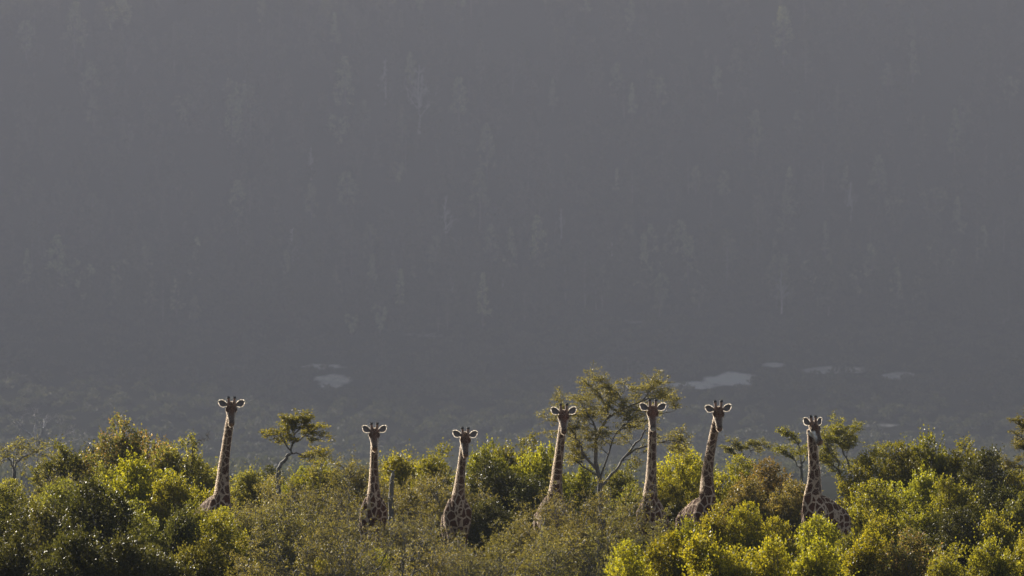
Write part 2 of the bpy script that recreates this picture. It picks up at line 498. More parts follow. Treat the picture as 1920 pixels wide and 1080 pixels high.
# prototypes (mesh data shared by their copies)
PROTO = {}
NOM = (3.4, 3.2)
def mk_shrub(key, leafm, seed, **k):
    V, Q, tb = shrub_arrays(seed, **k)
    PROTO[key] = (V, Q, tb, leafm)
_cache = {}
def shrub_meshes(kind, variant, leafm):
    """kind 'bush' or 'thorn'; returns crown mesh, stem mesh, nominal width, nominal height"""
    g = (kind, variant)
    if g not in _cache:
        if kind == "bush":
            par = [dict(), dict(puffs=38, spiky=.9), dict(puffs=60, shoots=3900, hollow=.35), dict(puffs=32, spiky=1.2, hollow=.15), dict(puffs=50, spiky=.3)][variant]
            V, Q, tb = shrub_arrays(100 + variant, **par)
            Vb, Qb, Tb = tb.arrays()
        else:
            par = [dict(stems=5, dens=.55), dict(stems=4, flat=.9, dens=.6), dict(stems=6, dens=.42), dict(stems=5, dens=.25, flat=.6)][variant]
            V, Q, Vb, Qb, Tb = thorn_shrub(200 + variant, **par)
        w = np.percentile(np.abs(V[:, 0]), 99) * 2; h = np.percentile(V[:, 2], 99.6)
        _cache[g] = (V, Q, Vb, Qb, Tb, w, h, mesh_np(kind + "_stem", Vb, Qb, Tb, True, [M["bark"]]))
    V, Q, Vb, Qb, Tb, w, h, sm = _cache[g]
    kk = (kind, variant, leafm)
    if kk not in _cache:
        _cache[kk] = mesh_np(kind + "_crown", V, Q, None, False, [M[leafm]])
    return _cache[kk], sm, w, h

rs = random.Random(11)
def place(kind, px, row, wpx, D, leafm, label, variant=None, group=None, name=None):
    if variant is None: variant = rs.randrange(5 if kind == "bush" else 4)
    cm, sm, w, h = shrub_meshes(kind, variant, leafm)
    top = at(px, row, D)
    gz = float(ground_z(top.x, D))
    hh = top.z - gz; ww = wpx * D / FPX
    name = name or ("leafy_shrub" if kind == "bush" else "thorn_bush")
    o = link(name, None, None, (top.x, D, gz))
    o.empty_display_size = .3
    props(o, label, "shrub" if kind == "bush" else "thorn bush", group or ("leafy shrubs of the thicket" if kind == "bush" else "thorn bushes of the thicket"))
    o.rotation_euler = (0, 0, rs.uniform(0, 6.28))
    sz = hh / h; sx = max(ww / w, .85 * sz)
    o.scale = (sx, sx, sz)
    link("crown", cm, o); link("stem", sm, o)
    return o

# ------------------------------------------------------------------ giraffes
def loft(tb, pts, ab, ref, k=14):
    tb.add(pts, None, k, ab=ab, ref=ref)

def remeshed(tb, name, voxel, smooth_it=5):
    V, Q, T = tb.arrays()
    me = mesh_np(name + "_raw", V, Q, T)
    o = bpy.data.objects.new(name + "_raw", me)
    S.collection.objects.link(o)
    r = o.modifiers.new("r", 'REMESH'); r.mode = 'VOXEL'; r.voxel_size = voxel; r.use_smooth_shade = True
    s = o.modifiers.new("s", 'SMOOTH'); s.factor = .5; s.iterations = smooth_it
    dg = bpy.context.evaluated_depsgraph_get()
    ev = o.evaluated_get(dg)
    out = bpy.data.meshes.new_from_object(ev)
    bpy.data.objects.remove(o)
    bpy.data.meshes.remove(me)
    out.name = name
    return out

def giraffe(label, hpx, hrow, bpx, D, phi, psi, pitch=62, roll=0, reach=.6, k=1.0, neckbow=0.0, horn=1.0, ear_up=(10, 10), face=(.36, .33, .31), brow=(.1, .05, .032), chin=(.30, .15, .07), seed=1, kb=.93):
    """hpx,hrow: poll (between the ears) in photo pixels; bpx: neck base; phi body heading, psi head heading (0 = towards the viewer, + = to the picture's right)"""
    rng = np.random.default_rng(seed)
    poll = at(hpx, hrow, D)
    ph, ps = R(phi), R(psi)
    F = Vector((math.sin(ph), -math.cos(ph), 0)); L = Vector((math.cos(ph), math.sin(ph), 0))   # forward and sideways of the body
    bx = (bpx - 960) * D / FPX
    base = Vector((bx, poll.y + reach * math.cos(ph), 0))
    org = base - F * (-.22)                                                            # origin under the chest, neck base .22 behind it
    org.z = 0
    gz = float(ground_z(org.x, org.y))
    def B(s_, lat, z):                       # body space (s_ = distance back from the chest)
        v = -F * s_ + L * lat
        return np.array([v.x * kb, v.y * kb, z * kb])
    pl = np.array([poll.x - org.x, poll.y - org.y, poll.z - gz])
    tb = Tubes()
    up = (0, 0, 1)
    # trunk
    sec = [(-.08, 2.62, 2.25, .13), (.06, 2.80, 2.02, .27), (.28, 2.95, 1.84, .34), (.55, 2.97, 1.74, .345), (.85, 2.88, 1.68, .355), (1.15, 2.76, 1.72, .355),
           (1.4, 2.66, 1.8, .33), (1.6, 2.6, 1.9, .31), (1.74, 2.48, 2.05, .2)]
    pts = [B(a, 0, (zt + zb) / 2) for a, zt, zb, w in sec]
    ab = [(w * k, (zt - zb) / 2 * k) for a, zt, zb, w in sec]
    loft(tb, pts, ab, up, 18)
    # withers hump, shoulders, haunches
    loft(tb, [B(.1, 0, 2.82), B(.42, 0, 2.92), B(.85, 0, 2.8)], [(.1, .12), (.13, .15), (.1, .12)], up)
    for sg in (-1, 1):
        loft(tb, [B(.34, sg * .16, 2.85), B(.26, sg * .27, 2.5), B(.26, sg * .25, 2.15), B(.3, sg * .22, 1.85)], [(.1, .16), (.15, .22), (.14, .2), (.1, .14)], tuple(F))
        # foreleg
        loft(tb, [B(.3, sg * .21, 2.0), B(.28, sg * .2, 1.55), B(.25, sg * .19, 1.12), B(.25, sg * .19, 1.0), B(.26, sg * .19, .85), B(.27, sg * .19, .3), B(.26, sg * .19, .2), B(.22, sg * .19, .08), B(.2, sg * .19, .02)],
             [(.12, .16), (.085, .1), (.07, .078), (.075, .08), (.052, .058), (.042, .048), (.055, .06), (.062, .075), (.07, .09)], tuple(F))
        # hind leg
        loft(tb, [B(1.45, sg * .2, 2.35), B(1.4, sg * .24, 2.0), B(1.38, sg * .22, 1.6), B(1.5, sg * .2, 1.25), B(1.62, sg * .19, 1.02), B(1.6, sg * .19, .85), B(1.54, sg * .19, .3), B(1.52, sg * .19, .2), B(1.47, sg * .19, .08), B(1.45, sg * .19, .02)],
             [(.17, .26), (.17, .27), (.12, .18), (.075, .1), (.065, .075), (.05, .062), (.042, .048), (.055, .06), (.062, .075), (.07, .09)], tuple(F))
    # neck
    n0 = B(.38, 0, 2.45); n1 = B(.2, 0, 2.78)
    Lv = np.array(L)
    hF = np.array([math.sin(ps), -math.cos(ps), 0.0])            # heading of the head
    top = pl - hF * .10 + np.array([0, 0, -.12])
    Fv = np.array(F)
    m1 = n1 * .62 + top * .38 - Fv * .10 + np.array([neckbow, 0, 0]); m2 = n1 * .28 + top * .72 - Fv * .06 + np.array([neckbow * .7, 0, 0])
    npts = _curve([n0, n1, m1, m2, top], 22)
    u = np.linspace(0, 1, 22)
    lat = np.interp(u, [0, .2, .3, .42, .6, .85, 1], [.29, .25, .205, .148, .117, .102, .10]) * k
    dep = np.interp(u, [0, .2, .3, .42, .6, .85, 1], [.48, .43, .35, .25, .175, .14, .135]) * k
    loft(tb, npts, np.stack([lat, dep], 1), tuple(Fv), 16)
    # head frame: n nose direction, s sideways, w out of the bridge of the nose
    pt = R(pitch)
    nd = hF * math.cos(pt) + np.array([0, 0, -math.sin(pt)])
    sd = np.cross(np.array([0, 0, 1.0]), hF); sd /= np.linalg.norm(sd)
    wd = np.cross(nd, sd); wd /= np.linalg.norm(wd)
    if wd[2] < 0: wd = -wd
    rl = R(roll)
    sd, wd_ = sd * math.cos(rl) + wd * math.sin(rl), wd * math.cos(rl) - sd * math.sin(rl)
    wd = wd_
    def H(a, s_, w_): return pl + (nd * a + sd * s_ + wd * w_) * k
    # a, half width, upper, lower
    hs = [(-.12, .075, .04, .10), (-.05, .115, .075, .13), (.05, .142, .095, .13), (.14, .152, .09, .135), (.22, .135, .075, .135), (.32, .108, .055, .12), (.42, .092, .04, .105), (.50, .09, .04, .10), (.57, .086, .035, .095), (.62, .06, .015, .075)]
    loft(tb, [H(a, 0, (t_ - b_) / 2) for a, w_, t_, b_ in hs], [(w_ * k, (t_ + b_) / 2 * k) for a, w_, t_, b_ in hs], tuple(wd), 16)
    # lower jaw and chin
    loft(tb, [H(.1, 0, -.12), H(.3, 0, -.125), H(.45, 0, -.115), H(.56, 0, -.11), H(.60, 0, -.105)], [(.075, .06), (.062, .05), (.05, .042), (.052, .045), (.035, .03)], tuple(wd), 12)
    # brow ridge, central bump, horn bosses, lips
    loft(tb, [H(.02, 0, .06), H(.10, 0, .105), H(.2, 0, .085), H(.3, 0, .045)], [(.05, .03), (.052, .045), (.045, .035), (.03, .02)], tuple(wd), 10)
    for sg in (-1, 1):
        loft(tb, [H(.06, sg * .11, .05), H(.12, sg * .135, .045), H(.19, sg * .125, .03)], [(.03, .03), (.04, .035), (.025, .025)], tuple(wd), 8)
        loft(tb, [H(-.05, sg * .04, .0), H(-.04, sg * .07, .09)], [(.06, .06), (.05, .05)], tuple(wd), 10)
        loft(tb, [H(.50, sg * .05, .03), H(.56, sg * .052, .03)], [(.026, .02), (.028, .022)], tuple(wd), 8)
        loft(tb, [H(-.03, sg * .09, .02), H(-.04, sg * .15, .03)], [(.045, .045), (.03, .03)], tuple(wd), 8)
    me = remeshed(tb, "giraffe_body", .0165 * k)
    nv = len(me.vertices)
    co_ = np.empty(nv * 3, np.float32); me.vertices.foreach_get("co", co_); P = co_.reshape(-1, 3).astype(float)
    rel = (P - pl) / k
    a_, s_, w_ = rel @ nd, rel @ sd, rel @ wd
    # head mask: close to the skull's axis
    nearhead = (np.clip((a_ + .12) / .12, 0, 1)) * (w_ > -.21) * (np.linalg.norm(rel, axis=1) < .85)
    col = np.tile(np.array(face), (nv, 1))
    def blend(c, f):
        f = np.clip(f, 0, 1)[:, None]
        return col * (1 - f) + np.array(c) * f
    br = np.array(brow)
    cl_ = lambda v: np.clip(v, 0, 1)
    col = blend(br, cl_((w_ + .005 + .02 * np.sin(a_ * 14)) / .03) * cl_((.55 - a_) / .03))               # brown forehead and bridge
    col = blend(br * .4 + np.array((.07, .064, .06)), cl_((a_ - .2) / .14) * cl_(w_ / .02) * .85)          # greyer towards the nose
    col = blend(face, cl_((np.abs(s_) - .082 + .015 * np.sin(a_ * 30)) / .03) * cl_((a_ - .2) / .04) * cl_((.45 - a_) / .05))  # pale cheeks
    col = blend(br * .8, cl_((.15 - a_) / .06))                                                            # skull
    col = blend((.055, .04, .034), cl_((a_ - .38) / .14))                                                 # muzzle
    col = blend(chin, cl_((a_ - .53) / .08) * .6)                                       # chin
    col = blend((.02, .015, .012), 1 - np.sqrt((a_ - .525) ** 2 + (np.abs(s_) - .045) ** 2 + (w_ - .045) ** 2) / .025)  # nostrils
    col = blend((.03, .02, .017), 1.3 - np.sqrt((a_ - .15) ** 2 + (np.abs(s_) - .15) ** 2 + (w_ - .035) ** 2) / .055)
    bn = np.sin(P[:, 0] * 55 + P[:, 2] * 31) * np.sin(P[:, 2] * 47 + P[:, 1] * 60)
    col *= (1 + .12 * bn)[:, None]
    # throat and lower legs paler
    hoof = np.clip((.12 - P[:, 2]) / .03, 0, 1)
    col = blend((.05, .04, .035), hoof)
    plain = np.maximum(nearhead, hoof)
    lowleg = np.clip((1.0 - P[:, 2]) / .3, 0, 1) * (1 - hoof)
    col = col * (1 - lowleg[:, None]) + np.array((.5, .4, .3)) * lowleg[:, None]
    plain = np.maximum(plain, lowleg)
    c4 = np.concatenate([col, np.ones((nv, 1))], 1).astype(np.float32)
    at1 = me.attributes.new("hide_color", 'FLOAT_COLOR', 'POINT'); at1.data.foreach_set("color", c4.ravel())
    at2 = me.attributes.new("plain", 'FLOAT', 'POINT'); at2.data.foreach_set("value", plain.astype(np.float32))
    # patch space: patches get taller and smaller up the neck
    z = P[:, 2] / k
    ztop = pl[2] / k
    fr = np.clip((z - 2.7) / max(ztop - 2.7, .1), 0, 1)
    bsp = np.stack([P @ Lv, P @ Fv, P[:, 2]], 1)
    cen = np.stack([np.interp(P[:, 2], npts[4:, 2], npts[4:, 0]), np.interp(P[:, 2], npts[4:, 2], npts[4:, 1])], 1)
    onneck = np.clip((z - 2.85) / .35, 0, 1)
    loc = bsp.copy()
    sc = 4.7 + 3.6 * fr
    # integrate the vertical scale so that patches stay closed
    zz = np.linspace(0, 7, 400); fz = np.clip((zz - 2.7) / max(ztop - 2.7, .1), 0, 1)
    cum = np.cumsum(3.8 + 1.9 * fz) * (zz[1] - zz[0])
    cz = np.interp(z, zz, cum)
    cl = np.stack([cen[:, 0], cen[:, 1], np.zeros(nv)], 1)
    lx, ly = (P * [1, 1, 0] - cl * onneck[:, None]) @ Lv, (P * [1, 1, 0] - cl * onneck[:, None]) @ Fv
    psx = (np.stack([lx * sc, ly * sc * .9, cz], 1) + np.array([7.3, 5.1, 3.7]) * seed).astype(np.float32)
    at3 = me.attributes.new("patch_space", 'FLOAT_VECTOR', 'POINT'); at3.data.foreach_set("vector", psx.ravel())
    me.materials.clear(); me.materials.append(M["coat"])
    root = link("giraffe", None, None, (org.x, org.y, gz)); root.empty_display_size = .3
    props(root, label, "giraffe", "giraffes looking over the thicket")
    link("body", me, root)
    # short coat hair, which catches the light along the outline
    NN = np.empty(nv * 3, np.float32); me.vertices.foreach_get("normal", NN); NN = NN.reshape(-1, 3)
    cxy = np.stack([np.interp(P[:, 2], npts[4:, 2], npts[4:, 0]), np.interp(P[:, 2], npts[4:, 2], npts[4:, 1])], 1)
    neck = (P[:, 2] > 2.8) & ((np.linalg.norm(P[:, :2] - cxy, axis=1) < .34) | (P[:, 2] > 3.2))
    ids = np.nonzero(neck | ((P[:, 2] > 1.4) & (rng.random(nv) < .07)))[0]
    ids = np.concatenate([ids, ids[neck[ids]]])
    Nh = unit(NN[ids] + rng.normal(size=(len(ids), 3)) * .25)
    dh = unit(Nh * .75 + np.array([0, 0, -.55]) + rng.normal(size=Nh.shape) * .2)
    bh = P[ids] + rng.normal(size=Nh.shape) * .006 - Nh * .002
    sw = unit(np.cross(dh, rng.normal(size=Nh.shape))) * .0024
    hl_ = rng.uniform(.010, .022, (len(ids), 1)) * k
    hv = np.stack([bh - sw, bh + sw, bh + dh * hl_], 1).reshape(-1, 3)
    hme = mesh_np("coat_hair", hv, None, np.arange(len(hv)).reshape(-1, 3), False, [M["coat_hair"]])
    r3 = np.repeat(ids, 3)
    hme.attributes.new("hide_color", 'FLOAT_COLOR', 'POINT').data.foreach_set("color", c4[r3].ravel())
    hme.attributes.new("plain", 'FLOAT', 'POINT').data.foreach_set("value", plain[r3].astype(np.float32))
    hme.attributes.new("patch_space", 'FLOAT_VECTOR', 'POINT').data.foreach_set("vector", psx[r3].ravel())
    link("coat_hair", hme, root)
    # horns
    for sg in (-1, 1):
        t = Tubes()
        lean = .028 * sg
        upv = np.array([0, 0, 1.0]) * .9 - hF * .18 + sd * lean * 2.5
        upv /= np.linalg.norm(upv)
        p0 = H(-.03, sg * .072, .05)
        hl = .205 * horn * k
        t.add([p0 - upv * .06, p0, p0 + upv * hl * .45, p0 + upv * hl * .85, p0 + upv * hl * .98, p0 + upv * hl * 1.02], np.array([.058, .052, .04, .042, .04, .022]) * k, 10)
        ho = link("horn", t.mesh("horn", M["horn"]), root)
        t = Tubes()
        t.add([p0 + upv * hl * .80, p0 + upv * hl * .88, p0 + upv * hl * 1.04, p0 + upv * hl * 1.10], np.array([.042, .049, .047, .022]) * k, 10)
        for q in range(26):
            aa = rng.uniform(0, 6.28); rr_ = rng.uniform(.01, .036) * k
            side = sd * math.cos(aa) + np.cross(upv, sd) * math.sin(aa)
            b0 = p0 + upv * hl * rng.uniform(.9, 1.06) + side * rr_
            t.add([b0, b0 + upv * .035 + side * .012], [.005, .002], 3)
        link("horn_tuft", t.mesh("horn_tuft", M["tuft"]), ho)
        # eye
        ec = H(.15, sg * .138, .028); t = Tubes()
        t.add([ec - nd * .03, ec - nd * .018, ec, ec + nd * .018, ec + nd * .03], np.array([.004, .018, .025, .018, .004]) * k, 10)
        link("eye", t.mesh("eye", M["eye"]), root)
        # ear: cupped leaf reaching out sideways
        el = R(ear_up[0 if sg < 0 else 1])
        e0 = H(-.03, sg * .12, .02)
        ax = sd * sg * math.cos(el) + np.array([0, 0, 1.0]) * math.sin(el) - hF * .12
        ax /= np.linalg.norm(ax)
        nrm = hF * .92 + sd * sg * .15; nrm -= ax * (nrm @ ax); nrm /= np.linalg.norm(nrm)
        upd = np.cross(nrm, ax); 
        if upd[2] < 0: upd = -upd
        nu, nvv = 11, 7
        g = []; ev = []
        EL = .265 * k
        us = np.linspace(0, 1, nu)
        topw = np.interp(us, [0, .15, .35, .6, .85, .96, 1], [.03, .045, .075, .088, .075, .05, .03]) * k
        botw = np.interp(us, [0, .15, .35, .6, .8, .93, 1], [.035, .065, .095, .098, .065, .015, -.022]) * k
        for iu, uu in enumerate(us):
            for iv in range(nvv):
                v_ = iv / (nvv - 1) * 2 - 1
                h_ = v_ * (topw[iu] if v_ > 0 else botw[iu])
                if v_ == 0: h_ = 0
                cup = -(1 - v_ * v_) * .045 * math.sin(math.pi * min(uu * .9 + .1, 1)) * k
                g.append(e0 + ax * EL * uu + upd * h_ + nrm * cup)
        g = np.array(g)
        back = g - nrm * .008 + 0
        VV = np.concatenate([g, back]); N_ = nu * nvv
        qs = []
        for iu in range(nu - 1):
            for iv in range(nvv - 1):
                q = [iu * nvv + iv, (iu + 1) * nvv + iv, (iu + 1) * nvv + iv + 1, iu * nvv + iv + 1]
                qs.append(q); qs.append([N_ + x for x in q[::-1]])
        rim = [iu * nvv for iu in range(nu)] + [(nu - 1) * nvv + iv for iv in range(1, nvv)] + [iu * nvv + nvv - 1 for iu in range(nu - 2, -1, -1)]
        for a0, b0 in zip(rim[:-1], rim[1:]):
            qs.append([a0, a0 + N_, b0 + N_, b0])
        eo = link("ear", mesh_np("ear", VV, qs, None, True, [M["ear"]]), root)
        t = Tubes(); rp_ = g[rim] - nrm * .004; cen_ = g.mean(0)
        ou = unit(rp_ - cen_)
        for q in range(150):
            x = rng.uniform(0, len(rim) - 1.01); i = int(x); b0 = rp_[i] + (rp_[i + 1] - rp_[i]) * (x - i)
            o_ = unit(b0 - cen_ + rng.normal(size=3) * .03)
            t.add([b0, b0 + o_ * rng.uniform(.012, .026) * k], [.003, .001], 3, cap=False)
        VV, QQ, TT = t.arrays(); m_ = len(rim)
        rb = np.concatenate([rp_ - ou * .012 * k + nrm * .006, rp_ + ou * (.013 + .005 * np.sin(np.arange(m_) * 2.3))[:, None] * k])
        rq = np.array([[q, q + 1, q + 1 + m_, q + m_] for q in range(m_ - 1)]) + len(VV)
        link("ear_fringe", mesh_np("ear_fringe", np.concatenate([VV, rb]), np.concatenate([QQ, rq]), TT, False, [M["fringe"]]), eo)
    # mane along the back of the neck
    t = Tubes()
    tan = unit(np.gradient(npts, axis=0)); bk = unit(-Fv[None] + tan * (tan @ Fv)[:, None])
    ridge = npts + bk * (dep[:, None] * .97)
    t.add(ridge[4:], None, 8, ab=np.stack([np.full(18, .02), np.full(18, .05)], 1) * k, ref=tuple(Fv))
    for q in range(420):
        x = rng.uniform(4, 20.9); i = int(x); f = x - i
        b0 = ridge[i] * (1 - f) + ridge[i + 1] * f + Lv * rng.uniform(-.018, .018)
        t.add([b0, b0 + (bk[i] * rng.uniform(.06, .1) + tan[i] * rng.uniform(0, .04)) * k], [.006, .002], 3, cap=False)
    link("mane", t.mesh("mane", M["mane"]), root)
    # tail
    t = Tubes()
    t.add(_curve([B(1.7, 0, 2.45), B(1.86, 0, 2.25), B(1.9, .02, 1.7), B(1.9, .0, 1.3)], 8), np.linspace(.05, .018, 8) * k, 8)
    tl = link("tail", t.mesh("tail", M["mane"]), root)
    t = Tubes()
    for q in range(60):
        b0 = B(1.9, 0, rng.uniform(1.2, 1.35)) + rng.normal(size=3) * .012
        t.add([b0, b0 + np.array([rng.normal() * .03, rng.normal() * .03, -rng.uniform(.25, .5)])], [.008, .002], 3, cap=False)
    link("tail_tuft", t.mesh("tail_tuft", M["tuft"]), tl)
    return root

GIR = [
    dict(label="tallest giraffe on the far left, small narrow dark horns, neck clear above the leafy shrubs", hpx=434, hrow=761, bpx=412, D=130, phi=29, psi=2, reach=.6, ear_up=(16, 16), pitch=64, horn=.95, chin=(.28, .15, .07), seed=1),
    dict(label="giraffe with widely raised pale ears standing right of the small crooked tree", hpx=702, hrow=810, bpx=700, D=131, phi=4, psi=2, reach=.5, ear_up=(26, 22), roll=3, pitch=60, k=.96, seed=2),
    dict(label="shortest giraffe, its pale chest bared by the thorn bushes, dark green shrub behind it", hpx=872, hrow=818, bpx=858, D=129, phi=6, psi=8, reach=.5, ear_up=(16, 16), pitch=74, k=.96, face=(.44, .42, .41), roll=-5, seed=3),
    dict(label="giraffe with thick reddish horns just left of the tall thorn tree", hpx=1057, hrow=776, bpx=1040, D=130, phi=11, psi=0, reach=.6, ear_up=(22, 26), pitch=60, horn=1.1, brow=(.11, .045, .028), chin=(.16, .07, .04), seed=4),
    dict(label="giraffe with its head before the tall thorn tree's right branches and a white chin", hpx=1224, hrow=768, bpx=1220, D=128, phi=-10, psi=-2, reach=.5, ear_up=(20, 20), pitch=66, horn=1.1, brow=(.15, .065, .04), chin=(.5, .45, .42), seed=5),
    dict(label="giraffe with head tilted and neck leaning right, long back showing over the bright bush", hpx=1347, hrow=770, bpx=1326, D=130, phi=27, kb=.89, psi=4, reach=.65, ear_up=(14, 18), pitch=62, roll=4, horn=1.1, neckbow=-.05, chin=(.24, .12, .06), seed=6),
    dict(label="rightmost giraffe turning its face sideways, sharply edged patches on neck and shoulder", hpx=1525, hrow=797, bpx=1527, D=129, phi=-42, psi=38, reach=.42, ear_up=(30, 30), pitch=56, horn=.95, face=(.62, .6, .6), seed=7),
]
for g_ in GIR: giraffe(**g_)

# ------------------------------------------------------------------ the tall thorn tree and other trees on the skyline
def custom_tree(name, label, cat, limbs, D, leafm, seed, dens=1.0, flat=.5, leaf=.05, lw=.026, kidsL=.9, group=None, maxd=4, bare=0.0, barkm="bark"):
    """limbs: list of (points in photo px/row/depth offset, start radius, end radius)"""
    t = Thorn(seed, dens, leaf, lw, flat, maxd, bare)
    b0 = limbs[0][0][0]
    root = at(b0[0], b0[1], D); gz = float(ground_z(root.x, D))
    o3 = np.array([root.x, D, gz])
    for pts, ra, rb, n in limbs:
        P = np.array([np.array(at(px, row, D)) + np.array([0, dy, 0]) - o3 for px, row, dy in pts])
        P = _curve(P, max(7, len(pts) * 3))
        P[1:-1] += t.rng.normal(size=P[1:-1].shape) * .02
        t.tb.add(P, np.linspace(ra, rb, len(P)), 8)
        for j in range(n):
            x = (len(P) - 1) * (.22 + .78 * (j + 1) / n) - .01; i = int(x)
            q = P[i] + (P[i + 1] - P[i]) * (x - i)
            dd = unit(P[i + 1] - P[i])
            side = unit(np.cross(dd, t.rng.normal(size=3))); side[2] *= .5
            t.branch(q, dd * t.rng.uniform(.4, .9) + side * .8 + np.array([0, 0, .15]), kidsL * t.rng.uniform(.6, 1.1), max(rb, .018) * .8, maxd - 2, None)
    V, Q = t.leaves() if t.P else (None, None)
    e = link(name, None, None, tuple(o3)); e.empty_display_size = .3
    props(e, label, cat, group)
    if V is not None: link("crown", mesh_np(name + "_crown", V, Q, None, False, [M[leafm]]), e)
    link("trunk", t.tb.mesh(name + "_trunk", M[barkm]), e)
    return e

custom_tree("thorn_tree", "tall open thorn tree with dark forked trunk between the two giraffes right of centre", "tree", [
    ([(1130, 1060, 0), (1128, 960, 0), (1126, 905, 0), (1118, 870, 0), (1116, 830, 0)], .09, .05, 0),
    ([(1116, 835, 0), (1128, 800, .1), (1146, 779, .2), (1171, 766, 0), (1201, 753, -.2), (1231, 745, -.3)], .05, .015, 9),
    ([(1116, 835, 0), (1118, 805, -.2), (1104, 779, -.2), (1091, 762, 0), (1071, 779, .2)], .04, .01, 9),
    ([(1146, 779, .2), (1131, 753, .2), (1126, 739, .3)], .03, .012, 6),
    ([(1171, 766, 0), (1164, 745, .2), (1156, 734, .2)], .025, .01, 4),
    ([(1201, 753, -.2), (1214, 739, 0), (1218, 734, 0)], .02, .008, 4),
    ([(1196, 770, 0), (1241, 774, 0), (1268, 768, .2)], .02, .006, 2),
    ([(1128, 915, 0), (1150, 885, .3), (1175, 855, .5), (1203, 820, .6), (1218, 799, .6)], .045, .018, 4),
    ([(1175, 855, .5), (1215, 835, .4), (1261, 828, .3), (1280, 832, .3)], .03, .01, 6),
    ([(1118, 880, 0), (1095, 850, -.3), (1081, 820, -.4), (1066, 800, -.3), (1058, 787, -.2)], .04, .01, 9),
    ([(1120, 890, 0), (1085, 870, .3), (1072, 845, .4)], .03, .01, 7),
    ([(1124, 900, 0), (1140, 850, -.5), (1156, 810, -.6), (1171, 792, -.5)], .03, .01, 8),
], 134, "thorn", 31, dens=.95, kidsL=.55, leaf=.04, lw=.021, flat=.3)

custom_tree("crooked_tree", "small crooked tree with a leaning forked trunk and flat olive crown", "tree", [
    ([(521, 1000, 0), (521, 900, 0), (523, 880, 0), (533, 862, 0), (543, 852, 0)], .075, .05, 0),
    ([(543, 852, 0), (549, 832, 0), (552, 815, 0), (545, 800, 0)], .04, .015, 5),
    ([(543, 852, 0), (560, 850, .2), (580, 858, .2), (598, 855, .2)], .03, .01, 5),
    ([(545, 845, 0), (536, 830, -.2), (528, 818, -.2), (520, 815, 0)], .03, .01, 4),
    ([(552, 815, 0), (565, 800, .2), (572, 795, .2)], .03, .01, 5),
    ([(549, 832, 0), (568, 820, 0), (588, 808, 0), (594, 806, 0)], .03, .01, 5),
    ([(547, 825, 0), (538, 805, .3), (535, 797, .3)], .025, .01, 4),
], 150, "lime", 32, dens=.65, flat=.7, kidsL=.38, leaf=.055, lw=.03)

custom_tree("thorn_tree", "broad thorn tree with pale forked trunk behind the rightmost giraffe", "tree", [
    ([(1592, 1020, 0), (1590, 950, 0), (1588, 915, 0)], .09, .06, 0),
    ([(1588, 915, 0), (1575, 890, 0), (1560, 872, 0), (1530, 862, 0)], .045, .012, 6),
    ([(1588, 915, 0), (1600, 885, .2), (1625, 865, .3), (1645, 850, .3)], .045, .012, 6),
    ([(1598, 890, .2), (1590, 860, .2), (1575, 835, .2), (1572, 818, .2)], .035, .012, 8),
    ([(1575, 835, .2), (1590, 820, .2), (1598, 815, .2)], .025, .01, 5),
    ([(1575, 890, 0), (1572, 865, -.2), (1555, 845, -.3), (1550, 835, -.3)], .03, .01, 6),
], 152, "green", 33, dens=.8, flat=.6, kidsL=.5)

custom_tree("thorn_tree", "sparse thorn tree with bare lower branches just left of the rightmost giraffe", "tree", [
    ([(1505, 1010, 0), (1504, 900, 0), (1502, 870, 0)], .06, .04, 0),
    ([(1502, 870, 0), (1500, 845, 0), (1494, 825, 0), (1480, 815, 0)], .03, .01, 6),
    ([(1502, 870, 0), (1514, 850, .2), (1518, 838, .2)], .03, .01, 3),
    ([(1501, 880, 0), (1485, 860, -.2), (1465, 842, -.2)], .025, .01, 5),
], 155, "green", 34, dens=.65, flat=.6, kidsL=.36)
custom_tree("thorn_tree", "small flat thorn tree poking above the brownish shrubs right of centre", "tree", [
    ([(1402, 1000, 0), (1400, 890, 0), (1400, 862, 0)], .05, .035, 0),
    ([(1400, 862, 0), (1392, 850, 0), (1378, 842, 0)], .02, .01, 5),
    ([(1400, 862, 0), (1410, 845, .2), (1418, 838, .2)], .02, .01, 5),
], 157, "thorn", 35, dens=.8, flat=.7, kidsL=.36)
custom_tree("thorn_tree", "dark layered thorn tree cut off by the right edge of the picture", "tree", [
    ([(1945, 1020, 0), (1943, 900, 0), (1938, 860, 0)], .09, .06, 0),
    ([(1938, 860, 0), (1925, 845, 0), (1908, 838, 0)], .035, .01, 5),
    ([(1938, 860, 0), (1935, 820, 0), (1922, 800, 0), (1915, 795, 0)], .04, .01, 6),
    ([(1936, 840, 0), (1960, 815, .2), (1985, 800, .2)], .04, .012, 6),
    ([(1938, 850, 0), (1920, 870, .1), (1905, 872, .1)], .03, .01, 5),
], 140, "thorn", 36, dens=.8, flat=.7, kidsL=.4)
custom_tree("thorn_tree", "spiky half bare thorn tree at the left edge with dark zigzag branches", "tree", [
    ([(28, 1010, 0), (28, 920, 0), (26, 880, 0)], .07, .05, 0),
    ([(26, 880, 0), (18, 862, 0), (8, 852, 0)], .03, .01, 4),
    ([(26, 880, 0), (38, 860, 0), (55, 852, 0), (72, 846, 0)], .03, .01, 6),
    ([(26, 885, 0), (24, 862, .2), (30, 848, .2)], .03, .01, 4),
], 147, "thorn", 37, dens=.45, flat=.7, kidsL=.5, bare=.3)
custom_tree("snag", "thin bare twigs of a dead branch rising behind the leftmost shrubs", "dead tree", [
    ([(362, 990, 0), (360, 860, 0), (362, 835, 0), (360, 822, 0)], .04, .012, 3),
    ([(362, 835, 0), (372, 826, 0), (388, 825, 0)], .012, .006, 2),
], 148, "thorn", 38, dens=.12, flat=.7, kidsL=.25, bare=.8)
